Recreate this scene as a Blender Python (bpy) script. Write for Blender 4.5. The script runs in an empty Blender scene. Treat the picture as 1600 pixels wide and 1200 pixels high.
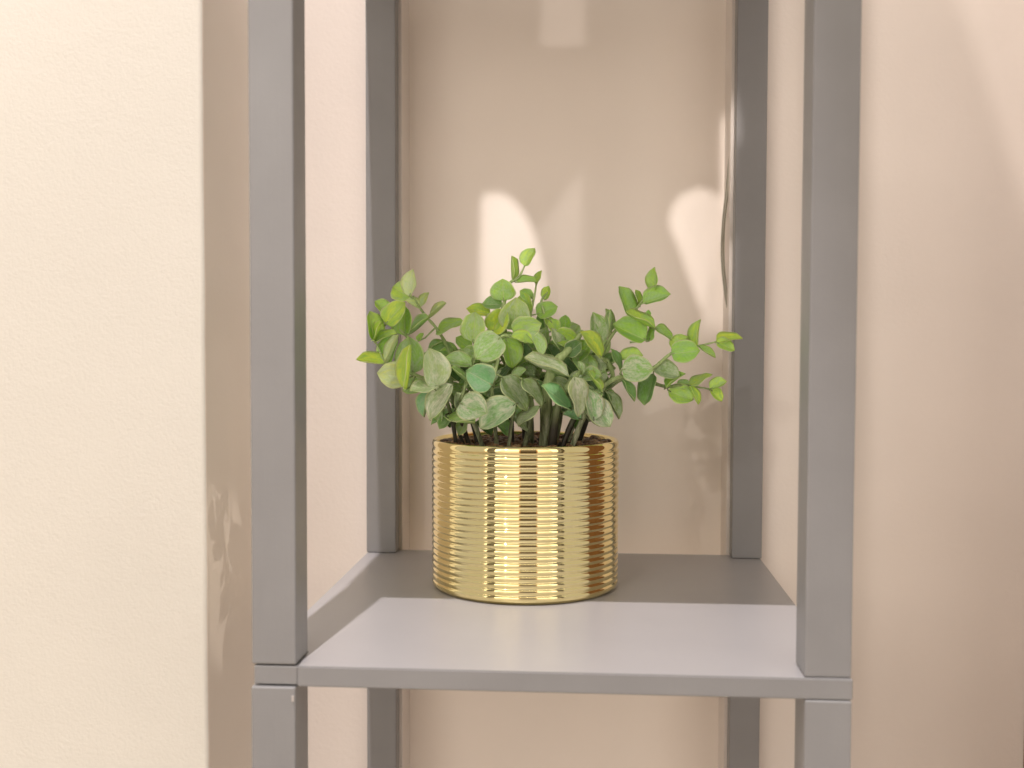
import bpy, bmesh, math, random
from mathutils import Vector, Matrix
random.seed(7)
sc = bpy.context.scene
col = sc.collection
rnd = random.Random(11)

# ------------------------------------------------------------------ camera
CAM = (0.204004, -0.655379, 0.199087)
PITCH, YAW, ROLL = -0.0411911, 0.0688839, -0.00305530
FPX = 1729.59            # focal length in pixels of the 1600 px wide photograph
RM = Matrix.Rotation(YAW, 3, 'Z') @ Matrix.Rotation(PITCH, 3, 'X') @ Matrix.Rotation(ROLL, 3, 'Y')
cam = bpy.data.cameras.new('camera'); cam_ob = bpy.data.objects.new('camera', cam); col.objects.link(cam_ob)
cx_, fw_, up_ = RM.col[0].copy(), RM.col[1].copy(), RM.col[2].copy()
M4 = Matrix((( cx_[0], up_[0], -fw_[0], CAM[0]), (cx_[1], up_[1], -fw_[1], CAM[1]), (cx_[2], up_[2], -fw_[2], CAM[2]), (0, 0, 0, 1)))
cam_ob.matrix_world = M4
cam.sensor_width = 36; cam.lens = FPX / 1600 * 36
cam.clip_start = .01; cam.clip_end = 100
cam.dof.use_dof = True; cam.dof.focus_distance = .86; cam.dof.aperture_fstop = 6.5
sc.camera = cam_ob

# ------------------------------------------------------------------ light
w = bpy.data.worlds.new('World'); sc.world = w; w.use_nodes = True
bg = w.node_tree.nodes['Background']
bg.inputs[0].default_value = (.90, .82, .735, 1); bg.inputs[1].default_value = .62
sc.view_settings.view_transform = 'Standard'; sc.view_settings.look = 'None'
sc.view_settings.exposure = 0; sc.view_settings.gamma = 1

def aim(ob, target):
    d = Vector(target) - ob.location
    ob.rotation_euler = d.to_track_quat('-Z', 'Y').to_euler()

def spot(name, loc, target, power, color, angle, radius, blend=.3):
    l = bpy.data.lights.new(name, 'SPOT'); l.energy = power; l.color = color
    l.spot_size = math.radians(angle); l.spot_blend = blend; l.shadow_soft_size = radius
    o = bpy.data.objects.new(name, l); col.objects.link(o); o.location = loc; aim(o, target)
    return o
KD = Vector((.035, .172, -.53)).normalized()
key = spot('ceiling_spotlight', Vector((.12, .14, 0)) - KD * 2.6, (.12, .14, 0), 222, (1, .91, .90), 62, .011, .5)
side = spot('added_wall_wash', (.50, -1.3, 1.45), (.55, .372, .42), 84, (1, .89, .81), 34, .012, .9)  # added spot, masked to brighten the wall right of the shelf
for x_, e_ in ((-1.5, 12), (2.2, 12)):  # added soft fills facing the shelf, not windows
    fl = bpy.data.lights.new('added_front_fill', 'AREA'); fl.shape = 'RECTANGLE'; fl.size = 1.7; fl.size_y = 2.0
    fl.energy = e_; fl.color = (1, .94, .86)
    fo = bpy.data.objects.new('added_front_fill', fl); col.objects.link(fo); fo.location = (x_, -2.5, .55); aim(fo, (.15, .3, .2))
pl = bpy.data.lights.new('added_bounce_fill', 'AREA'); pl.shape = 'RECTANGLE'; pl.size = 4; pl.size_y = .6  # added fill: lights the opposite wall so it bounces into the niche
pl.energy = 112; pl.color = (1, .95, .89)
po = bpy.data.objects.new('added_bounce_fill', pl); col.objects.link(po); po.location = (.1, -1.2, 1.45); aim(po, (.1, -2.6, .1))
lefty = spot('wall_lamp', (-.52, -1.55, 1.02), (.225, .4, .07), 15, (1, .92, .82), 15, .008, 1)
low = spot('added_leaf_pattern_spot', (1.5, -.39, 1.24), (-.105, .262, -.004), 34, (1, .90, .80), 4.0, .007, .5)  # added narrow spot that throws the leaf pattern on the pier return

# ------------------------------------------------------------------ pixel -> place
def ray(u, v):
    return RM @ Vector(((u - 800) / FPX, 1, -(v - 600) / FPX))
def on_y(u, v, y):
    d = ray(u, v); t = (y - CAM[1]) / d[1]
    return Vector(CAM) + d * t

# added lamp, masked to imitate rounded patches of reflected light in the niche
ACC = Vector((.10, -1.2, .545))
acc = spot('added_patch_spot', ACC, (.2, .4145, .36), 48, (1, .90, .84), 26, .006, .2)
bpy.context.view_layer.update()
def lamp_uv(u, v, y=.4145):
    q = LAMP.matrix_world.inverted() @ (u if isinstance(u, Vector) else Vector((u, v, 0)) if y is None else on_y(u, v, y))
    return q[0] / q[2], q[1] / q[2]
nt = None; LAMP = acc
def gobo(lamp):
    global nt, LAMP
    LAMP = lamp
    l = lamp.data; l.use_nodes = True; nt = l.node_tree; N = nt.nodes; L = nt.links
    em = [n for n in N if n.type == 'EMISSION'][0]
    ge = N.new('ShaderNodeNewGeometry'); vt = N.new('ShaderNodeVectorTransform')
    vt.vector_type = 'VECTOR'; vt.convert_from = 'WORLD'; vt.convert_to = 'OBJECT'
    L.new(ge.outputs['Incoming'], vt.inputs[0])
    sp = N.new('ShaderNodeSeparateXYZ'); L.new(vt.outputs[0], sp.inputs[0])
    def m(op, a, b=None, c=None):
        n = N.new('ShaderNodeMath'); n.operation = op
        for i, x in enumerate((a, b, c)):
            if x is None: continue
            if isinstance(x, (int, float)): n.inputs[i].default_value = x
            else: L.new(x, n.inputs[i])
        return n.outputs[0]
    U = m('DIVIDE', sp.outputs[0], sp.outputs[2]); V = m('DIVIDE', sp.outputs[1], sp.outputs[2])
    ctr = lamp_uv(920, 400)
    S = abs(lamp_uv(1020, 400)[0] - ctr[0]) / 100     # uv per photograph pixel
    if lamp is key or lamp is low:      # added beam masks: off the wall right of the shelf, off the front of the pier
        if lamp is key: a, b, c = (lamp_uv(Vector(q_), 0) for q_ in ((.392, 0, 0), (.392, .5, 0), (.1, .2, 0)))
        else: a, b, c = (lamp_uv(Vector(q_), 0) for q_ in ((-.105, .221, 0), (-.105, .221, .3), (-.105, .3, 0)))
        dx, dy = b[0] - a[0], b[1] - a[1]; n = math.hypot(dx, dy); nx, ny = -dy / n, dx / n
        if (c[0] - a[0]) * nx + (c[1] - a[1]) * ny < 0: nx, ny = -nx, -ny
        d = m('ADD', m('MULTIPLY', m('SUBTRACT', U, a[0]), nx), m('MULTIPLY', m('SUBTRACT', V, a[1]), ny))
        n_ = nt.nodes.new('ShaderNodeClamp'); L.new(m('ADD', m('DIVIDE', d, .02 if lamp is key else .0008), .5), n_.inputs[0])
        L.new(n_.outputs[0], em.inputs['Strength']); return
    def half(p, q, soft, y=.4145):
        """1 on the right-hand side of the directed edge p->q (pixels, y down), soft edge in pixels"""
        a = lamp_uv(*p, y); b = lamp_uv(*q, y)
        dx, dy = b[0] - a[0], b[1] - a[1]; n = math.hypot(dx, dy); nx, ny = -dy / n, dx / n
        # orient: test with a point to the right of p->q in the picture
        mx, my = (p[0] + q[0]) / 2, (p[1] + q[1]) / 2
        ex, ey = q[0] - p[0], q[1] - p[1]; k = math.hypot(ex, ey)
        t = lamp_uv(mx - ey / k * 10, my + ex / k * 10, y)
        if (t[0] - a[0]) * nx + (t[1] - a[1]) * ny < 0: nx, ny = -nx, -ny
        d = m('ADD', m('MULTIPLY', m('SUBTRACT', U, a[0]), nx), m('MULTIPLY', m('SUBTRACT', V, a[1]), ny))
        r = m('ADD', m('DIVIDE', d, S * soft), .5); n_ = nt.nodes.new('ShaderNodeClamp'); L.new(r, n_.inputs[0])
        return n_.outputs[0]
    def ell(c, rx, ry, soft, y=.4145):
        a = lamp_uv(*c, y); ax = lamp_uv(c[0] + rx, c[1], y); ay = lamp_uv(c[0], c[1] + ry, y)
        kx = abs(ax[0] - a[0]); ky = abs(ay[1] - a[1])
        e = m('SQRT', m('ADD', m('POWER', m('DIVIDE', m('SUBTRACT', U, a[0]), kx), 2), m('POWER', m('DIVIDE', m('SUBTRACT', V, a[1]), ky), 2)))
        r = m('ADD', m('MULTIPLY', m('SUBTRACT', 1, e), min(rx, ry) / soft), .5)
        n_ = nt.nodes.new('ShaderNodeClamp'); L.new(r, n_.inputs[0]); return n_.outputs[0]
    def mul(*a):
        r = a[0]
        for x in a[1:]: r = m('MULTIPLY', r, x)
        return r
    if lamp is side:
        edge = half((1600, 318), (1497, -6), 9, .372)
        top = half((1800, 700), (1300, 700), 700, .372); post_ = m('MAXIMUM', half((1356, 900), (1356, 0), 8, .372), mul(half((1203, 900), (1203, 0), 8, .372), half((1258, 0), (1258, 900), 8, .372), .55))
        tot = mul(post_, m('ADD', m('ADD', m('MULTIPLY', edge, .36), .38), m('MULTIPLY', top, .3)))
        L.new(tot, em.inputs['Strength']); return
    left = mul(ell((772, 490), 82, 190, 6), half((748, 600), (752, 280), 9), half((1000, 520), (600, 520), 90))
    right = mul(ell((1093, 345), 47, 50, 5))
    tear = mul(half((1094, 486), (1046, 345), 5), half((1142, 345), (1100, 486), 5), half((1000, 345), (1200, 345), 6), half((1200, 487), (1000, 487), 20))
    lowp = mul(half((1096, 500), (1124, 400), 8), half((1200, 520), (1000, 520), 50), half((1075, 420), (1200, 380), 8), half((1150, 0), (1150, 600), 6))
    sl = mul(ell((1141, 235), 17, 96, 5, .353), half((1141, 330), (1141, 100), 6, .353), half((1250, 222), (1000, 222), 26, .353))
    jam = mul(ell((1131, 250), 16, 80, 5, .39), half((1127, 330), (1127, 100), 4, .39))
    rect = mul(half((845, 200), (845, 0), 6), half((914, 0), (914, 200), 6), half((1000, 72), (800, 72), 5))
    tri = mul(half((838, 362), (910, 265), 8), half((910, 0), (910, 600), 6), half((1000, 500), (800, 500), 120))
    wash = mul(half((1060, 500), (1060, 0), 10), half((1100, 440), (1000, 440), 16), half((1150, 0), (1150, 600), 6))
    tot = None
    for s, k in ((left, .72), (right, .86), (tear, .86), (lowp, .70), (sl, 1.1), (jam, 1.2), (rect, .2), (tri, .13), (wash, .03)):
        x = m('MULTIPLY', s, k); tot = x if tot is None else m('MAXIMUM', tot, x)
    L.new(tot, em.inputs['Strength'])
gobo(acc); gobo(side); gobo(key); gobo(low)

# ------------------------------------------------------------------ helpers
def link(o): col.objects.link(o); return o
def mesh_ob(name, bm, mat, parent=None, smooth=False):
    me = bpy.data.meshes.new(name); bm.normal_update(); bm.to_mesh(me); bm.free()
    if mat: me.materials.append(mat)
    if smooth:
        for p in me.polygons: p.use_smooth = True
    o = bpy.data.objects.new(name, me); link(o)
    if parent: o.parent = parent
    return o
def box_bm(x0, x1, y0, y1, z0, z1, bev=.0, seg=2):
    bm = bmesh.new(); bmesh.ops.create_cube(bm, size=1)
    for v in bm.verts:
        v.co = Vector((x0 + (v.co.x + .5) * (x1 - x0), y0 + (v.co.y + .5) * (y1 - y0), z0 + (v.co.z + .5) * (z1 - z0)))
    if bev: bmesh.ops.bevel(bm, geom=bm.edges[:] , offset=bev, segments=seg, affect='EDGES', profile=.5)
    return bm
def empty(name, loc, label, cat, group=None):
    o = bpy.data.objects.new(name, None); o.location = loc; link(o); o.empty_display_size = .05
    o['label'] = label; o['category'] = cat
    if group: o['group'] = group
    return o

class NT:
    def __init__(s, name):
        s.m = bpy.data.materials.new(name); s.m.use_nodes = True; s.t = s.m.node_tree; s.N = s.t.nodes; s.L = s.t.links
        s.b = s.N['Principled BSDF']; s.out = s.N['Material Output']
    def n(s, typ, **kw):
        x = s.N.new(typ)
        for k, v in kw.items(): setattr(x, k, v)
        return x
    def noise(s, scale, detail=4, rough=.55, vec=None, dist=0):
        x = s.n('ShaderNodeTexNoise'); x.inputs['Scale'].default_value = scale; x.inputs['Detail'].default_value = detail
        x.inputs['Roughness'].default_value = rough; x.inputs['Distortion'].default_value = dist
        if vec is None: vec = s.coord()
        s.L.new(vec, x.inputs['Vector']); return x.outputs['Fac']
    def coord(s, kind='Object'):
        if not hasattr(s, 'tc'): s.tc = s.n('ShaderNodeTexCoord')
        return s.tc.outputs[kind]
    def ramp(s, fac, stops):
        x = s.n('ShaderNodeValToRGB'); s.L.new(fac, x.inputs[0]); e = x.color_ramp.elements
        while len(e) < len(stops): e.new(.5)
        for i, (p, c) in enumerate(stops):
            e[i].position = p; e[i].color = (*c, 1) if len(c) == 3 else c
        return x.outputs[0]
    def mix(s, f, a, b, mode='MIX'):
        x = s.n('ShaderNodeMix', data_type='RGBA', blend_type=mode)
        for i, v in ((0, f), (6, a), (7, b)):
            if isinstance(v, (int, float)): x.inputs[i].default_value = v
            elif isinstance(v, tuple): x.inputs[i].default_value = (*v, 1) if len(v) == 3 else v
            else: s.L.new(v, x.inputs[i])
        return x.outputs[2]
    def math(s, op, a, b=0):
        x = s.n('ShaderNodeMath', operation=op)
        for i, v in ((0, a), (1, b)):
            if isinstance(v, (int, float)): x.inputs[i].default_value = v
            else: s.L.new(v, x.inputs[i])
        return x.outputs[0]
    def bump(s, h, strength, dist):
        x = s.n('ShaderNodeBump'); x.inputs['Strength'].default_value = strength; x.inputs['Distance'].default_value = dist
        s.L.new(h, x.inputs['Height']); s.L.new(x.outputs[0], s.b.inputs['Normal'])

def wall_mat(name, colr, bump, bscale, rough=.6, var=.04):
    t = NT(name)
    a = tuple(c * (1 - var) for c in colr); b = tuple(min(1, c * (1 + var)) for c in colr)
    f = t.noise(3.2, 3)
    t.L.new(t.ramp(f, [(.35, a), (.65, b)]), t.b.inputs['Base Color'])
    t.b.inputs['Roughness'].default_value = rough
    h = t.math('ADD', t.noise(bscale, 3, .6), t.math('MULTIPLY', t.noise(bscale * .12, 2), .8))
    t.bump(h, bump, .0012)
    return t.m
M = {}
M['pier'] = wall_mat('cream_textured_wall_paint', (.79, .765, .69), .34, 330, .7, .02)
M['wall'] = wall_mat('beige_wall_paint', (.81, .745, .69), .22, 260, .55)
M['return'] = wall_mat('tan_return_paint', (.87, .79, .69), .12, 200, .4)
M['niche'] = wall_mat('tan_niche_paint', (.92, .835, .755), .10, 180, .35)

def paint():
    t = NT('grey_satin_paint')
    f = t.noise(14, 5); g = t.noise(240, 3)
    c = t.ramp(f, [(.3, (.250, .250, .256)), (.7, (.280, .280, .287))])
    # brush drag along the length, tiny chips
    mp = t.n('ShaderNodeMapping'); mp.inputs['Scale'].default_value = (260, 260, 9); t.L.new(t.coord(), mp.inputs[0])
    br = t.noise(1, 3, .5, mp.outputs[0])
    t.L.new(c, t.b.inputs['Base Color'])
    t.L.new(t.ramp(t.noise(22, 5), [(.3, (.36,) * 3), (.7, (.47,) * 3)]), t.b.inputs['Roughness'])
    t.bump(t.math('ADD', t.math('MULTIPLY', g, .9), br), .22, .0005)
    return t.m
M['paint'] = paint()
def shaded_paint():  # darker copy of the post paint: shade put into the rear posts
    m_ = M['paint'].copy(); m_.name = 'grey_satin_paint_shaded'
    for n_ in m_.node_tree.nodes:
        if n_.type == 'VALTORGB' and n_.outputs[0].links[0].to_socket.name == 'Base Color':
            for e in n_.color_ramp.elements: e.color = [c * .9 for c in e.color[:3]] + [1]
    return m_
M['rear'] = shaded_paint()
def lit_board_paint():  # same grey paint, lightened in colour for the light on the board tops
    t = NT('grey_satin_paint_lit')
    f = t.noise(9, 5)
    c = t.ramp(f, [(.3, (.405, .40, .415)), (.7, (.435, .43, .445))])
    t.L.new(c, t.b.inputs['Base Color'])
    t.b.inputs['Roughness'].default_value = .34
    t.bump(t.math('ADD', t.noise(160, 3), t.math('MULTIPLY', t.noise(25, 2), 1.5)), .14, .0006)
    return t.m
M['board'] = lit_board_paint()

def gold():
    t = NT('gold_plated_ceramic')
    f = t.noise(30, 4)
    t.L.new(t.ramp(f, [(.3, (.94, .80, .38)), (.7, (.97, .85, .46))]), t.b.inputs['Base Color'])
    t.b.inputs['Metallic'].default_value = 1
    t.L.new(t.ramp(t.noise(60, 3), [(.3, (.02,) * 3), (.7, (.05,) * 3)]), t.b.inputs['Roughness'])
    t.bump(t.noise(70, 2), .03, .0006)
    return t.m
M['gold'] = gold()

def leaf_mat():
    t = NT('waxy_artificial_leaf'); L = t.L
    oi = t.n('ShaderNodeObjectInfo')
    base = oi.outputs['Color']; frost = oi.outputs['Alpha']
    uv = t.n('ShaderNodeUVMap'); sp = t.n('ShaderNodeSeparateXYZ'); L.new(uv.outputs[0], sp.inputs[0])
    u = t.math('ABSOLUTE', sp.outputs[0])      # 0 at the midrib, 1 at the rim
    v = sp.outputs[1]
    # each leaf gets its own piece of the noise
    off = t.n('ShaderNodeVectorMath', operation='ADD'); cmb = t.n('ShaderNodeCombineXYZ')
    r17 = t.math('MULTIPLY', oi.outputs['Random'], 37.0)
    L.new(r17, cmb.inputs[0]); L.new(r17, cmb.inputs[1]); L.new(t.coord('UV'), off.inputs[0]); L.new(cmb.outputs[0], off.inputs[1])
    vec = off.outputs[0]
    n1 = t.noise(2.2, 5, .6, vec, .6); n2 = t.noise(9, 6, .7, vec, .4)
    dark = t.mix(1, base, (.58, .80, .74), 'MULTIPLY')
    c = t.mix(t.ramp(n1, [(.36, (0, 0, 0)), (.62, (1, 1, 1))]), base, dark)
    # milky bloom in patches
    fr = t.math('ADD', t.math('MULTIPLY', n1, .75), t.math('MULTIPLY', n2, .55))
    frm = t.ramp(fr, [(.53, (0, 0, 0)), (.76, (1, 1, 1))])
    fm = t.math('MULTIPLY', frm, frost)
    fm = t.math('ADD', fm, t.math('MULTIPLY', frost, .08))
    c = t.mix(fm, c, (.90, .91, .76))
    # yellow-green rim and pale midrib
    rim = t.ramp(u, [(.86, (0, 0, 0)), (.96, (1, 1, 1))])
    c = t.mix(t.math('MULTIPLY', rim, .75), c, (.80, .88, .46))
    ribm = t.ramp(u, [(.0, (1, 1, 1)), (.055, (0, 0, 0))])
    c = t.mix(t.math('MULTIPLY', ribm, .6), c, (.66, .74, .44))
    # tip turns a little yellower
    tipm = t.ramp(v, [(.80, (0, 0, 0)), (1, (1, 1, 1))])
    c = t.mix(t.math('MULTIPLY', tipm, .3), c, (.52, .60, .12))
    L.new(c, t.b.inputs['Base Color'])
    t.b.inputs['Roughness'].default_value = .36
    # side veins
    wv = t.n('ShaderNodeMath', operation='SINE')
    L.new(t.math('MULTIPLY', t.math('SUBTRACT', v, t.math('MULTIPLY', u, .28)), 46), wv.inputs[0])
    t.bump(t.math('ADD', t.math('MULTIPLY', wv.outputs[0], .25), t.math('ADD', n2, t.math('MULTIPLY', ribm, -1.2))), .35, .0007)
    tr = t.n('ShaderNodeBsdfTranslucent'); L.new(t.mix(1, c, (.95, 1, .6), 'MULTIPLY'), tr.inputs[0])
    ms = t.n('ShaderNodeMixShader'); ms.inputs[0].default_value = .22
    L.new(t.b.outputs[0], ms.inputs[1]); L.new(tr.outputs[0], ms.inputs[2]); L.new(ms.outputs[0], t.out.inputs[0])
    return t.m
M['leaf'] = leaf_mat()

def stem_mat():
    t = NT('green_grey_stem_plastic'); L = t.L
    ge = t.n('ShaderNodeNewGeometry'); sp = t.n('ShaderNodeSeparateXYZ'); L.new(ge.outputs['Position'], sp.inputs[0])
    mp = t.n('ShaderNodeMapping'); mp.inputs['Scale'].default_value = (260, 260, 40); L.new(ge.outputs['Position'], mp.inputs[0])
    nz = t.noise(1, 4, .6, mp.outputs[0])
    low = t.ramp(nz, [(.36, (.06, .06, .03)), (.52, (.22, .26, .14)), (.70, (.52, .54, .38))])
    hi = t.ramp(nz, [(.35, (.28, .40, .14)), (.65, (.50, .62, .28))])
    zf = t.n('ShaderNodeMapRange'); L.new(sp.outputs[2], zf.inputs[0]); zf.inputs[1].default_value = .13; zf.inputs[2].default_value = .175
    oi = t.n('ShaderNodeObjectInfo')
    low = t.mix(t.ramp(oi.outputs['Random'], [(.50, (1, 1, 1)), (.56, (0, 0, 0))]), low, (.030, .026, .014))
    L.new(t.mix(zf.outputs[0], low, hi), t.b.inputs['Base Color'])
    t.b.inputs['Roughness'].default_value = .5; t.bump(nz, .5, .0008)
    return t.m
M['stem'] = stem_mat()
def simple(name, c, rough=.6, var=.2, sc_=8, metal=0):
    t = NT(name); t.L.new(t.ramp(t.noise(sc_, 4), [(.3, tuple(x * (1 - var) for x in c)), (.7, tuple(x * (1 + var) for x in c))]), t.b.inputs['Base Color'])
    t.b.inputs['Roughness'].default_value = rough; t.b.inputs['Metallic'].default_value = metal; return t.m
def wood():
    t = NT('brown_stained_wood')
    mp = t.n('ShaderNodeMapping'); mp.inputs['Scale'].default_value = (30, 30, 2); t.L.new(t.coord(), mp.inputs[0])
    f = t.noise(1, 5, .6, mp.outputs[0], .8)
    t.L.new(t.ramp(f, [(.3, (.24, .115, .05)), (.7, (.36, .19, .09))]), t.b.inputs['Base Color']); t.b.inputs['Roughness'].default_value = .4
    return t.m
M['wood'] = wood()
M['dark'] = simple('dark_brown_paint', (.045, .028, .018), .5)
M['soil'] = simple('dark_soil', (.022, .013, .008), .9, .4, 60)
def pebble_mat():
    t = NT('brown_pebble'); oi = t.n('ShaderNodeObjectInfo')
    t.L.new(t.ramp(t.noise(150, 2), [(.34, (.03, .014, .007)), (.5, (.16, .08, .035)), (.66, (.42, .26, .13))]), t.b.inputs['Base Color'])
    t.b.inputs['Roughness'].default_value = .45; return t.m
M['pebble'] = pebble_mat()
M['cable'] = simple('pale_grey_cable_sheath', (.27, .25, .19), .5, .05)

# ------------------------------------------------------------------ setting: walls
WY, NY = .372, .4145                 # wall face, face of the shallow niche behind the shelf
NX0, NX1 = .0300, .3318
PX, PY = -.105, .219                 # corner of the projecting pier
ZB, ZT = -1.3, 1.5
def structure(o): o['kind'] = 'structure'; return o
def rounded_pier():
    # outline in plan with a softly rounded, slightly wobbly plaster corner
    bm = bmesh.new(); r = .004
    pts = [(-2.2, PY)] + [(PX - r + r * math.sin(a), PY + r - r * math.cos(a)) for a in [i * math.pi / 2 / 6 for i in range(7)]] + [(PX, .60), (-2.2, .60)]
    zs = [ZB + (ZT - ZB) * i / 60 for i in range(61)]
    rows = []
    for z in zs:
        wob = .00018 * math.sin(z * 31) + .00012 * math.sin(z * 83 + 1)
        rows.append([bm.verts.new((x + (wob if i > 1 and i < 9 else 0), y, z)) for i, (x, y) in enumerate(pts)])
    n = len(pts)
    for a, b in zip(rows, rows[1:]):
        for i in range(n):
            bm.faces.new((a[i], a[(i + 1) % n], b[(i + 1) % n], b[i]))
    bm.faces.new(rows[-1]); bm.faces.new(rows[0][::-1])
    return bm
pier = structure(mesh_ob('wall_pier', rounded_pier(), M['pier'], smooth=False))
pier.data.materials.append(M['return'])
for p in pier.data.polygons:
    if p.normal.x > .8: p.material_index = 1
structure(mesh_ob('wall_left', box_bm(PX, NX0, WY, .60, ZB, ZT, .0008), M['wall']))
structure(mesh_ob('wall_right', box_bm(NX1, 2.6, WY, .60, ZB, ZT, .0008), M['wall']))
structure(mesh_ob('wall_niche', box_bm(NX0, NX1, NY, .60, ZB, ZT), M['niche']))
structure(mesh_ob('floor', box_bm(-3, 3, -2.6, .7, ZB - .05, ZB + .002), simple('beige_carpet', (.42, .35, .28), .9)))
ow = structure(mesh_ob('wall_opposite', box_bm(-3, 3, -2.75, -2.6, ZB, ZT), M['wall']))

door = empty('door', (.5, -2.6, ZB), 'dark brown door added in the opposite wall to give the pot its dark reflection', 'door')  # unseen, added for the dark stripe mirrored in the pot
def dpart(name, bm, mat):
    bmesh.ops.translate(bm, verts=bm.verts, vec=(-.5, 2.6, -ZB)); return mesh_ob(name, bm, mat, door)
dpart('door_leaf', box_bm(.03, .97, -2.6, -2.575, ZB + .005, 1.3, .003), M['dark'])
for a, b in ((-.04, .03), (.97, 1.04)): dpart('door_frame', box_bm(a, b, -2.6, -2.56, ZB, 1.3, .003), M['wood'])
dpart('door_frame', box_bm(-.04, 1.04, -2.6, -2.56, 1.3, 1.37, .003), M['wood'])
dpart('handle', box_bm(.08, .2, -2.57, -2.53, -.28, -.255, .006), M['gold'])
panel = mesh_ob('wooden_panel', box_bm(.6022, .622, .155, .3715, ZB, 1.35, .002), M['wood'])
panel['label'] = 'brown stained wooden panel standing against the wall at the far right edge'; panel['category'] = 'wooden panel'

# ------------------------------------------------------------------ shelf unit
P = .0278; W = .3595
unit = empty('shelf_unit', (0, 0, 0), 'grey painted wooden shelf unit with square posts standing before the beige wall', 'shelf')
BT = .0125
LV = [-.545, 0, .5425, 1.03]          # top faces of the boards
def post(x0, x1, y0, y1, z0, z1):
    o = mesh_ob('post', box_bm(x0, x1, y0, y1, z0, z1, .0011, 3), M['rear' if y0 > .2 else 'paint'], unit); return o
for i in range(len(LV)):
    z0 = LV[i]; z1 = (LV[i + 1] - BT - .0004) if i + 1 < len(LV) else z0 + .05
    dy = -.0008 if i % 2 == 1 else -.0030
    post(.0005, P, dy, .028, z0 + .0003, z1)
    post(W - P + .0004, W - .0003, dy, .028, z0 + .0003, z1)
    post(-.0004, P - .0006, .353, .370, z0 + .0003, z1)
    post(W - .0250, W + .0022, .353, .370, z0 + .0003, z1)
post(.0005, P, -.003, .028, ZB + .003, LV[0] - BT); post(W - P, W, -.003, .028, ZB + .003, LV[0] - BT)
post(-.0004, P - .0006, .353, .370, ZB + .003, LV[0] - BT); post(W - .025, W + .0022, .353, .370, ZB + .003, LV[0] - BT)
mesh_ob('paint_chip', box_bm(P - .0022, P - .0006, -.0036, -.0028, -.0215, -.0178, .0003), simple('bare_pale_primer', (.46, .43, .41), .7), unit)
for z in LV:
    bm = bmesh.new()
    # board with its front left corner cut back where the separate corner block sits
    ol = [(.0288, -.0022), (W + .0002, -.0022), (W + .0015, .3702), (-.0002, .3702), (-.0002, .030), (.0288, .030)]
    a = [bm.verts.new((x, y, z - BT)) for x, y in ol]; b = [bm.verts.new((x, y, z)) for x, y in ol]
    bm.faces.new(a[::-1]); bm.faces.new(b)
    for i in range(len(ol)): bm.faces.new((a[i], a[(i + 1) % 6], b[(i + 1) % 6], b[i]))
    bmesh.ops.bevel(bm, geom=bm.edges[:], offset=.0007, segments=2, affect='EDGES')
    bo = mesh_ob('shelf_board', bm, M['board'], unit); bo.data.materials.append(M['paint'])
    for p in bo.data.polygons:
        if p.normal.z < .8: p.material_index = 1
    mesh_ob('corner_block', box_bm(.0018, .0286, -.0006, .0298, z - BT + .0006, z - .0006, .0006), M['paint'], unit)

# ------------------------------------------------------------------ thin cable beside the rear right post
def tube_bm(pts, radii, seg=8, bm=None):
    bm = bm or bmesh.new(); rings = []
    pts = [Vector(p) for p in pts]
    prev = None
    for i, p in enumerate(pts):
        d = (pts[min(i + 1, len(pts) - 1)] - pts[max(i - 1, 0)]).normalized()
        if prev is None: a = d.orthogonal().normalized()
        else: a = (prev - d * prev.dot(d)).normalized()
        prev = a; b = d.cross(a)
        rings.append([bm.verts.new(p + (a * math.cos(t) + b * math.sin(t)) * radii[i]) for t in [k * 2 * math.pi / seg for k in range(seg)]])
    for r, s in zip(rings, rings[1:]):
        for k in range(seg): bm.faces.new((r[k], r[(k + 1) % seg], s[(k + 1) % seg], s[k]))
    bm.faces.new(rings[0][::-1]); bm.faces.new(rings[-1])
    return bm
def spline(pts, n=6):
    """Catmull-Rom through points"""
    pts = [Vector(p) for p in pts]; out = []
    q = [pts[0] * 2 - pts[1]] + pts + [pts[-1] * 2 - pts[-2]]
    for i in range(1, len(q) - 2):
        for k in range(n):
            t = k / n; p0, p1, p2, p3 = q[i - 1:i + 3]
            out.append(.5 * ((2 * p1) + (p2 - p0) * t + (2 * p0 - 5 * p1 + 4 * p2 - p3) * t * t + (3 * p1 - p0 - 3 * p2 + p3) * t ** 3))
    out.append(pts[-1]); return out
cp = [on_y(u, v, y) for u, v, y in ((1148, -40, .385), (1147, 60, .385), (1145, 150, .385), (1142, 230, .385), (1137, 290, .385), (1131, 345, .385), (1129, 390, .385), (1131, 430, .385), (1137, 475, .385), (1148, 520, .385), (1160, 600, .385))]
cp = spline(cp, 5)
cb = mesh_ob('cable', tube_bm(cp, [.0017] * len(cp), 8), M['cable'], smooth=True)
cb['label'] = 'thin pale cable hanging down beside the rear right post'; cb['category'] = 'cable'

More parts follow.
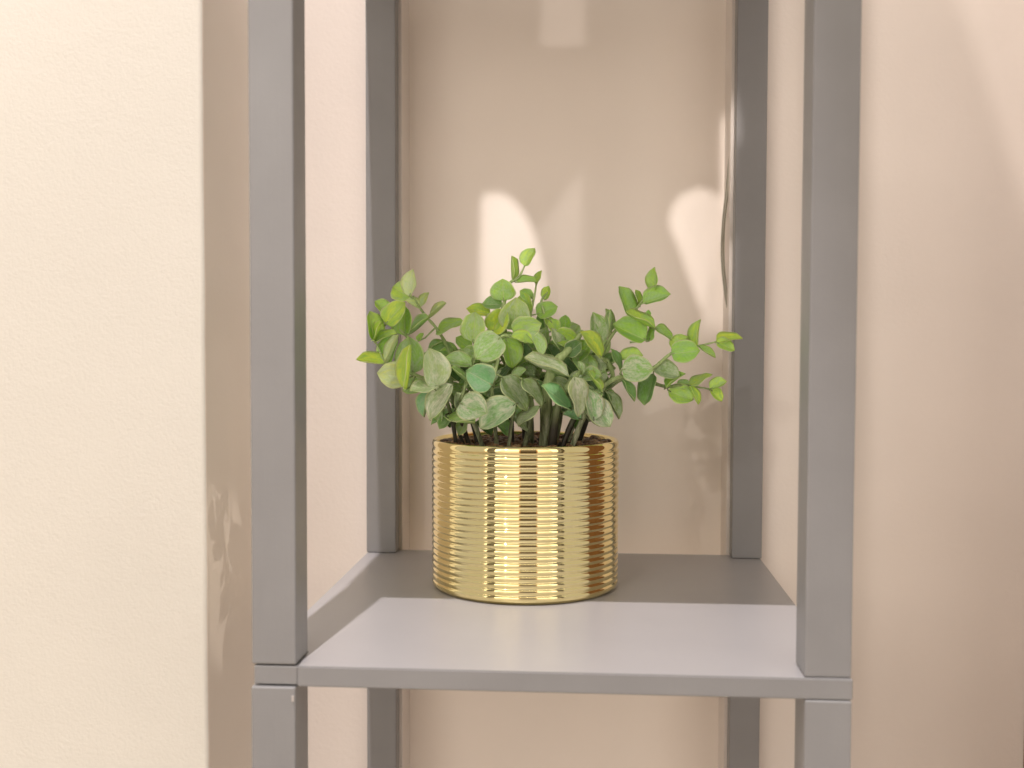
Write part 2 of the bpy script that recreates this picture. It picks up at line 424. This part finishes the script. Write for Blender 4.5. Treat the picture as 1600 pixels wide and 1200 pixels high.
# ------------------------------------------------------------------ gold pot
PC = Vector((.1537, .2335, 0)); PR = .0750; PH = .1185; NR = 22
pot = empty('plant_pot', (PC.x, PC.y, .0002), 'shiny gold ribbed round pot on the grey shelf holding the green plant', 'pot')
def pot_body():
    prof = [(PR - .0065, .0), (PR - .0032, .0002), (PR - .0022, .0012)]
    z0, z1 = .0022, PH - .0068; pit = (z1 - z0) / NR
    for k in range(NR):
        for j in range(9):
            t = j / 9; a = 1 - abs(2 * t - 1) ** 2.6
            prof.append((PR - .0010 + .0010 * a + .0003 * (k / NR), z0 + (k + t) * pit))
    zt = z1
    for t in (0, .15, .35, .6, .85, 1): prof.append((PR - .0018 + .0018 * math.sin(math.pi * (.1 + .75 * t)) ** .7, zt + (PH - .0006 - zt) * t))
    prof += [(PR - .0014, PH), (PR - .0026, PH - .0002), (PR - .0034, PH - .0012), (PR - .0040, PH - .004), (PR - .0042, .06)]
    bm = bmesh.new(); S = 160; rows = []
    for r, z in prof: rows.append([bm.verts.new((r * math.cos(2 * math.pi * i / S), r * math.sin(2 * math.pi * i / S), z)) for i in range(S)])
    for a, b in zip(rows, rows[1:]):
        for i in range(S): bm.faces.new((a[i], a[(i + 1) % S], b[(i + 1) % S], b[i]))
    bm.faces.new(rows[0][::-1])
    return bm
mesh_ob('body', pot_body(), M['gold'], pot, smooth=True)
# soil inside, pebbles over it
bm = bmesh.new(); rows = []; SR = PR - .0045
for j in range(10):
    r = SR * j / 9
    rows.append([bm.verts.new((r * math.cos(2 * math.pi * i / 48), r * math.sin(2 * math.pi * i / 48), PH - .0085 + .0012 * math.sin(i * 1.9 + j * 2.3) * (j > 0) + .002 * (1 - j / 9))) for i in range(48)])
for a, b in zip(rows, rows[1:]):
    for i in range(48): bm.faces.new((a[i], a[(i + 1) % 48], b[(i + 1) % 48], b[i]))
bmesh.ops.remove_doubles(bm, verts=bm.verts, dist=1e-6)
so = mesh_ob('soil', bm, M['soil'], smooth=True); so.location = PC; so['kind'] = 'stuff'; so['label'] = 'dark soil filling the gold pot under the pebbles'; so['category'] = 'soil'
bm = bmesh.new()
for k in range(430):
    r = (SR - .003) * math.sqrt(rnd.random()); a = rnd.random() * 2 * math.pi
    s = rnd.uniform(.0021, .0038)
    g = bmesh.ops.create_icosphere(bm, subdivisions=2, radius=1)['verts']
    rot = Matrix.Rotation(rnd.random() * 6, 3, 'Z') @ Matrix.Rotation(rnd.uniform(-.5, .5), 3, 'X')
    sx, sy, sz = s * rnd.uniform(.9, 1.35), s, s * rnd.uniform(.55, .85)
    hgt = PH - .0068 + rnd.random() * .0032 + .0015 * (r / SR)
    for v in g:
        c = v.co; c = Vector((c.x * sx, c.y * sy, c.z * sz)) * (1 + .12 * math.sin(c.x * 5 + k) * math.cos(c.y * 4 + k))
        v.co = rot @ c + Vector((r * math.cos(a), r * math.sin(a), hgt))
pb = mesh_ob('pebbles', bm, M['pebble'], smooth=True); pb.location = PC; pb['kind'] = 'stuff'; pb['label'] = 'small glossy brown pebbles covering the top of the gold pot'; pb['category'] = 'pebbles'

# ------------------------------------------------------------------ the plant
BASE = Vector((PC.x, PC.y, PH - .006))
plant = empty('artificial_plant', BASE, 'bushy artificial eucalyptus with round green leaves growing from the gold pot', 'plant')
PYC = PC.y
# stems: polyline (px x, px y, depth offset from the pot centre) ; r0, r1 radii
stems = [
 ([(712,700,-.030),(704,645,-.038),(683,605,-.045),(650,586,-.045),(625,580,-.042),(603,568,-.035),(592,545,-.03),(585,531,-.03)], .0018,.0006),
 ([(735,700,-.022),(715,640,-.03),(688,590,-.03),(655,548,-.026),(633,523,-.024),(616,508,-.024),(603,505,-.026)], .002,.0006),
 ([(748,700,-.01),(722,600,-.006),(700,545,0),(684,516,.002),(668,497,.002),(656,481,.0),(646,463,-.002)], .0018,.0006),
 ([(800,700,-.01),(795,600,-.004),(790,530,0),(785,490,.002),(790,465,.002),(797,442,0),(810,434,0),(820,415,0)], .0024,.0006),
 ([(832,700,.0),(828,600,.0),(824,540,.004),(829,490,.004),(835,462,.004),(838,443,.004)], .002,.0006),
 ([(848,700,.01),(856,600,.008),(857,540,.006),(850,490,.006),(846,470,.008),(856,456,.008)], .0022,.0006),
 ([(853,700,-.022),(854,625,-.030),(863,574,-.030),(884,551,-.028),(902,530,-.02),(911,516,-.02)], .0052,.0010),
 ([(874,700,-.03),(900,648,-.03),(936,609,-.028),(957,594,-.025),(972,589,-.02),(996,584,-.015),(1021,575,-.012),(1049,552,-.01),(1072,545,-.008),(1090,541,-.006),(1119,534,-.004)], .0024,.0006),
 ([(882,700,.004),(905,640,.0),(938,610,-.004),(957,590,-.01),(950,565,-.01),(940,558,-.004),(955,525,.0),(978,500,.002),(996,480,.002),(1008,464,.002),(1022,452,.002)], .0024,.0006),
 ([(862,700,-.035),(868,650,-.040),(880,615,-.042),(897,592,-.042),(905,582,-.04),(912,578,-.036)], .0036,.0010),
 ([(900,700,.01),(930,630,.004),(972,592,-.002),(1010,596,.0),(1040,604,.0),(1060,602,0),(1077,603,0),(1110,608,0)], .0022,.0006),
 ([(776,700,-.025),(772,645,-.04),(769,602,-.045),(778,560,-.038),(782,527,-.032),(800,524,-.024),(822,514,-.018)], .0018,.0008),
 ([(758,700,-.035),(740,660,-.042),(721,633,-.046),(726,606,-.036),(737,573,-.024),(745,545,-.015),(752,520,-.01),(760,498,-.006)], .002,.0008),
 ([(816,700,-.02),(830,650,-.03),(826,610,-.032),(808,592,-.034),(786,590,-.036)], .0024,.0012),
 ([(890,700,-.03),(908,660,-.036),(922,635,-.034),(940,613,-.026),(946,600,-.02)], .0024,.001),
 ([(728,700,-.02),(712,665,-.02),(698,648,-.026),(680,640,-.028)], .0014,.0008),
 ([(868,700,.02),(884,600,.015),(890,560,.014),(885,530,.012),(883,512,.012)], .002,.0008),
 ([(820,700,.03),(815,620,.03),(790,570,.028),(770,530,.02),(768,495,.014)], .002,.0008),
 ([(905,700,.02),(918,640,.02),(925,580,.018),(930,550,.012),(933,530,.008)], .002,.0008),
 ([(792,700,-.04),(800,655,-.044),(806,632,-.046)], .0016,.001),
 ([(984,535,.0),(1003,533,.0),(1012,520,.0),(1016,505,.0),(1014,492,.0)], .0007,.0005),
]
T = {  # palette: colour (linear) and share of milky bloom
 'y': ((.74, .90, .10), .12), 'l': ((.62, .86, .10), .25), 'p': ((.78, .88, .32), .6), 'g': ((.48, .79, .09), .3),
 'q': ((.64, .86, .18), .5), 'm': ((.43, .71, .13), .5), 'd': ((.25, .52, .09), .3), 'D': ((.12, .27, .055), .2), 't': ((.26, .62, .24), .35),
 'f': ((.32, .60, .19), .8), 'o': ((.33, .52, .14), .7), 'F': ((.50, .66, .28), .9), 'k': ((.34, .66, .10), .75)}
# leaves: base px, tip px, apparent width px, depth offset of base, tip further (+) / nearer (-) in m, tone
LV_ = """640 463 650 422 22 -.004 0 p
643 465 617 452 34 .002 0 l
656 482 633 470 13 0 0 p
656 481 673 459 12 0 0 p
611 492 585 472 22 -.018 0 l
603 506 631 472 33 -.032 -.004 y
632 524 633 477 34 -.024 0 g
586 533 575 487 28 -.032 0 l
585 531 600 505 8 -.036 -.01 y
588 533 618 518 11 -.036 -.006 l
604 568 616 523 30 -.028 0 g
604 568 626 524 9 -.040 -.008 p
645 584 640 526 46 -.030 0 m
634 609 646 539 15 -.060 -.008 y
682 518 724 502 18 .004 -.01 g
668 548 708 545 27 .006 -.005 d
641 521 673 498 10 -.016 -.01 m
671 496 699 475 6 .004 -.01 p
653 533 661 520 9 0 0 l
603 568 557 565 19 -.036 0 y
641 590 589 582 42 -.046 -.004 p
637 583 612 564 17 -.040 0 m
678 606 668 544 42 -.052 0 F
684 603 640 608 19 -.056 -.012 F
664 600 630 612 26 -.020 0 m
672 612 664 652 16 -.015 0 t
707 601 667 654 32 -.050 -.004 F
699 648 672 661 12 -.026 0 d
820 416 834 387 21 0 0 l
801 437 797 400 9 0 -.004 l
787 470 785 436 39 .0 -.004 g
806 441 838 437 10 0 -.006 g
838 445 849 424 9 .004 0 l
832 466 812 455 19 .006 0 g
785 477 753 473 21 .004 0 d
766 492 729 480 20 .004 0 y
739 534 743 487 39 -.016 0 q
768 520 791 483 36 -.008 0 y
808 516 805 466 50 -.006 -.006 q
824 490 817 457 26 .004 0 l
802 521 845 505 38 -.018 -.006 q
798 527 832 533 18 -.030 -.008 l
823 520 850 555 20 -.028 -.004 m
782 527 743 563 48 -.038 -.008 k
790 528 803 575 34 -.026 0 g
817 536 821 570 14 -.018 0 D
737 572 692 558 24 -.028 0 m
731 594 697 572 30 -.018 0 D
730 597 703 575 8 -.036 -.01 m
769 602 729 578 46 -.050 -.004 t
719 630 765 648 46 -.056 0 f
712 614 722 652 22 -.044 0 F
806 631 751 671 42 -.054 0 f
795 627 758 618 20 -.030 0 D
697 652 742 667 22 -.048 -.012 m
785 589 826 640 34 -.044 0 o
816 592 849 633 21 -.050 -.004 o
771 595 782 577 9 -.026 0 F
799 589 824 580 14 -.026 0 m
889 588 816 567 20 -.048 -.012 o
846 634 808 663 15 -.040 -.012 F
853 468 858 447 15 .008 0 l
838 491 871 478 27 .006 0 g
848 516 841 492 15 .006 0 d
862 514 853 493 14 .004 0 l
852 541 851 511 21 -.002 0 m
883 517 884 492 20 .014 0 g
882 547 885 514 18 .008 0 l
880 554 864 511 17 -.012 0 k
868 563 854 537 22 -.006 0 D
932 537 925 488 31 -.002 0 k
953 518 944 483 12 .0 0 m
955 519 957 483 6 0 -.01 m
939 559 911 516 22 -.022 -.008 y
886 553 910 534 26 -.026 -.004 D
896 566 925 535 30 -.012 0 g
1009 531 957 508 38 -.006 0 g
984 495 964 449 24 0 0 g
1000 478 990 454 11 .004 0 l
1022 456 1027 418 17 .004 0 l
1005 474 1048 461 26 0 0 g
1014 497 1005 489 10 .002 0 g
1014 495 1014 484 8 0 0 g
1024 512 975 494 14 -.012 -.006 l
1014 533 1020 511 14 .0 0 g
1023 512 1053 530 15 -.002 0 g
1049 553 1094 548 36 -.012 -.004 g
1050 546 1074 524 18 -.004 0 l
1090 541 1090 499 16 -.006 0 l
1090 540 1116 562 8 -.008 -.006 g
1119 534 1160 525 16 -.002 0 y
1119 535 1149 546 19 -.006 0 l
972 577 1022 579 42 -.022 -.004 k
968 562 1005 557 18 -.010 0 l
1021 575 1061 590 27 -.010 0 o
1021 584 1012 634 28 -.006 0 d
972 593 987 629 10 -.022 0 d
1041 606 1068 581 13 -.006 -.004 g
1044 610 1082 627 30 0 0 l
1058 604 1080 598 16 .002 0 m
1078 603 1112 583 14 0 0 l
1077 603 1089 633 9 -.004 -.004 y
1109 608 1136 597 17 -.002 0 l
1110 608 1127 628 16 .002 0 y
905 592 876 560 36 -.010 0 D
870 572 832 566 22 -.022 -.004 o
926 588 892 552 32 -.014 0 m
928 560 937 585 18 -.006 0 l
911 583 904 563 9 -.042 0 k
897 589 907 651 29 -.058 0 F
928 656 922 606 28 -.044 0 f
893 640 849 600 22 -.052 -.012 t
908 655 880 645 16 -.040 0 t
918 628 952 668 38 -.036 0 f
941 612 915 583 10 -.038 -.006 l
936 614 914 590 16 -.028 0 D
942 614 951 646 16 -.024 0 D
946 612 964 656 14 -.022 0 o
969 578 957 544 12 -.018 0 d
712 640 690 672 22 -.034 0 d
730 652 716 680 18 -.030 0 m
770 655 798 680 22 -.036 0 d
742 660 768 682 18 -.026 0 D
800 650 822 676 16 -.030 0 o
690 640 705 668 16 -.020 0 D
915 648 898 672 16 -.024 0 d
735 545 712 528 22 -.006 0 g
752 560 722 548 24 -.012 0 m
860 500 872 520 20 .0 0 l
"""
ALIASES = 4
def leaf_mesh(cup, bend, idx, wav):
    """unit leaf: base at origin, tip at +Y, width 1 in X (scaled per leaf), faces both sides with a real thickness"""
    nv, nu = 12, 8
    bm = bmesh.new(); uvl = bm.loops.layers.uv.new('UVMap')
    top, bot, uvs = [], [], {}
    for j in range(nv + 1):
        t = j / nv
        # ovate outline, widest below the middle, drawn to a small point
        wd = (math.sin(math.pi * t ** .80) ** .50) if 0 < t < 1 else 0
        if t > .84: wd *= 1 - .55 * ((t - .84) / .16) ** 1.1
        wd = max(wd, .03)
        ra, rb = [], []
        for i in range(nu + 1):
            s = -1 + 2 * i / nu
            x = .5 * wd * s * (1 + .035 * math.sin(t * 9 + idx + s))
            z = cup * (abs(s) ** 1.5) * wd * .5 - .03 * math.exp(-(s / .12) ** 2) + bend * (t * t - t * .3) + wav * math.sin(t * 7 + idx * 2 + s * 1.5) * abs(s) * wd
            th = .010 * (1.0 if abs(s) < .95 else .5)
            a = bm.verts.new((x, t, z + th)); b = bm.verts.new((x, t, z - th))
            uvs[a] = uvs[b] = (s, t); ra.append(a); rb.append(b)
        top.append(ra); bot.append(rb)
    for j in range(nv):
        for i in range(nu):
            bm.faces.new((top[j][i], top[j][i + 1], top[j + 1][i + 1], top[j + 1][i]))
            bm.faces.new((bot[j][i + 1], bot[j][i], bot[j + 1][i], bot[j + 1][i + 1]))
        bm.faces.new((top[j][0], top[j + 1][0], bot[j + 1][0], bot[j][0]))
        bm.faces.new((top[j + 1][nu], top[j][nu], bot[j][nu], bot[j + 1][nu]))
    for i in range(nu):
        bm.faces.new((top[0][i + 1], top[0][i], bot[0][i], bot[0][i + 1]))
        bm.faces.new((top[nv][i], top[nv][i + 1], bot[nv][i + 1], bot[nv][i]))
    for f in bm.faces:
        f.smooth = True
        for l in f.loops: l[uvl].uv = uvs[l.vert]
    me = bpy.data.meshes.new('leaf'); bm.normal_update(); bm.to_mesh(me); bm.free(); me.materials.append(M['leaf'])
    return me
variants = [leaf_mesh(c, b, i, w_) for i, (c, b, w_) in enumerate([(.50, .14, .03), (.34, -.16, .04), (.66, .08, .03), (.44, .22, .05), (.20, -.10, .06), (.55, -.18, .04), (-.24, -.18, .04), (.7, .12, .04)])]

stem_pts = []
stem_obs = []
for s, (pl, r0, r1) in enumerate(stems):
    wp = [on_y(u, v, PYC + d) for u, v, d in pl]
    if len(pl) > 5 or pl[0][1] > 690:      # rooted in the soil, spread over the pot
        wp[0] = Vector((PC.x + (wp[0].x - PC.x) * .97, wp[0].y, PH - .012))
        # keep inside the rim
        dx, dy = wp[0].x - PC.x, wp[0].y - PC.y; rr = math.hypot(dx, dy)
        if rr > SR - .006: wp[0].x = PC.x + dx * (SR - .006) / rr; wp[0].y = PC.y + dy * (SR - .006) / rr
    stem_pts.append(spline(wp, 5))
pets = [[] for _ in stems]
leaf_jobs = []
for ln in LV_.strip().splitlines():
    f = ln.split(); bx, by, tx, ty, wpx = map(float, f[:5]); d, dt = float(f[5]), float(f[6]); tone = f[7]
    leaf_jobs.append((bx, by, tx, ty, wpx, d, dt, tone))
# inner leaves, behind and between those in front
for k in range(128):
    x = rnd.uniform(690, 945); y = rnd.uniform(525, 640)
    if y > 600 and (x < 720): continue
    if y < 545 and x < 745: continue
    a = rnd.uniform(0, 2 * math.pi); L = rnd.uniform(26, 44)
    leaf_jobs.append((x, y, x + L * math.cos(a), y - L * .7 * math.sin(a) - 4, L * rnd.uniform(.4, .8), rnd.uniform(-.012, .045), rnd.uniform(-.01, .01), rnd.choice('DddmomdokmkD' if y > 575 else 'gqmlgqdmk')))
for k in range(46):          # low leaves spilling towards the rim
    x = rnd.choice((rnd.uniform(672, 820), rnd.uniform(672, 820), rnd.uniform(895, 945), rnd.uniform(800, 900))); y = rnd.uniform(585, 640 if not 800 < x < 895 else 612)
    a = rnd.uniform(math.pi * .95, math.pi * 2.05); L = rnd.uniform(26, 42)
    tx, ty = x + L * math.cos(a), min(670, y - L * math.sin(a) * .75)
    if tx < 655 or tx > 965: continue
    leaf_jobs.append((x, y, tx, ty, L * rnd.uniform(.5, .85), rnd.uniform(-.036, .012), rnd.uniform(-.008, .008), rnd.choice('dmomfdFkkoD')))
for bx, by, tx, ty, wpx, d, dt, tone in leaf_jobs:
    b = on_y(bx, by, PYC + d); tdep = d + dt
    Lapp = math.hypot(tx - bx, ty - by); wpx *= 1.04; full = wpx / .86
    if wpx > .9 * Lapp and dt == 0:
        extra = math.sqrt(max(0, full * full - Lapp * Lapp)) * .0005
        tdep = d + min(extra, .014) * rnd.choice((-1, -1, 1))
    t = on_y(tx, ty, PYC + tdep)
    ln_ = (t - b).length; yv = (t - b).normalized()
    view = (Vector(CAM) - (b + t) / 2).normalized()
    zv = (view - yv * view.dot(yv)).normalized(); xv = yv.cross(zv)
    wapp = wpx * (.5 * (b + t).y - CAM[1]) / FPX
    wreal = max(wapp, min(.82 * ln_, .024)) if wpx > .25 * Lapp else max(wapp, .55 * ln_)
    roll = math.acos(max(-1, min(1, wapp / wreal * .985)))
    # roll so that the face looks upward when possible
    best = None
    for sgn in (1, -1):
        z2 = Matrix.Rotation(sgn * roll, 3, yv) @ zv
        if best is None or z2.z + .2 * rnd.random() > best[0]: best = (z2.z, z2)
    z2 = best[1]; x2 = yv.cross(z2)
    var = rnd.choice(variants[:6]) if wpx > .3 * Lapp else rnd.choice((variants[0], variants[3]))
    # nearest stem gets the leaf
    bi, bp, bd = 0, None, 9
    for si, sp_ in enumerate(stem_pts):
        for p in sp_[3:]:
            q = (p - b).length
            if q < bd: bd, bi, bp = q, si, p
    pets[bi].append((b, bp, yv))
    leaf_jobs_entry = (bi, b, x2, yv, z2, wreal, ln_, var, tone)
    stem_obs.append(leaf_jobs_entry)
stem_ob = []
for s, (pl, r0, r1) in enumerate(stems):
    sp_ = stem_pts[s]; n = len(sp_)
    rad = [(r0 * (1 - i / (n - 1)) ** .8 + r1 * (1 - (1 - i / (n - 1)) ** .8)) * (1 + .10 * math.sin(i * 2.1 + s)) for i in range(n)]
    # little swellings at the nodes
    bm = tube_bm(sp_, rad, 9)
    for b, bp, yv in pets[s]:
        dd = (b - bp).length
        if dd < .0006: continue
        if dd < .045:
            mid = (b + bp) / 2 - yv * min(.003, dd * .25) + Vector((0, .001, -.0005))
            tube_bm([bp, mid, b, b + yv * .0025], [.0008, .00065, .0006, .0005], 6, bm)
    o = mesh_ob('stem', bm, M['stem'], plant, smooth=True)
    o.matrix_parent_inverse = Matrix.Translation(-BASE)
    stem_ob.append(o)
for bi, b, x2, yv, z2, wr, ln_, var, tone in stem_obs:
    o = bpy.data.objects.new('leaf', var); link(o); o.parent = stem_ob[bi]
    o.matrix_parent_inverse = Matrix.Identity(4)
    sc_ = (wr, ln_, (wr + ln_) / 2)
    mt = Matrix(((x2[0] * sc_[0], yv[0] * sc_[1], z2[0] * sc_[2], b[0]), (x2[1] * sc_[0], yv[1] * sc_[1], z2[1] * sc_[2], b[1]), (x2[2] * sc_[0], yv[2] * sc_[1], z2[2] * sc_[2], b[2]), (0, 0, 0, 1)))
    o.matrix_local = mt
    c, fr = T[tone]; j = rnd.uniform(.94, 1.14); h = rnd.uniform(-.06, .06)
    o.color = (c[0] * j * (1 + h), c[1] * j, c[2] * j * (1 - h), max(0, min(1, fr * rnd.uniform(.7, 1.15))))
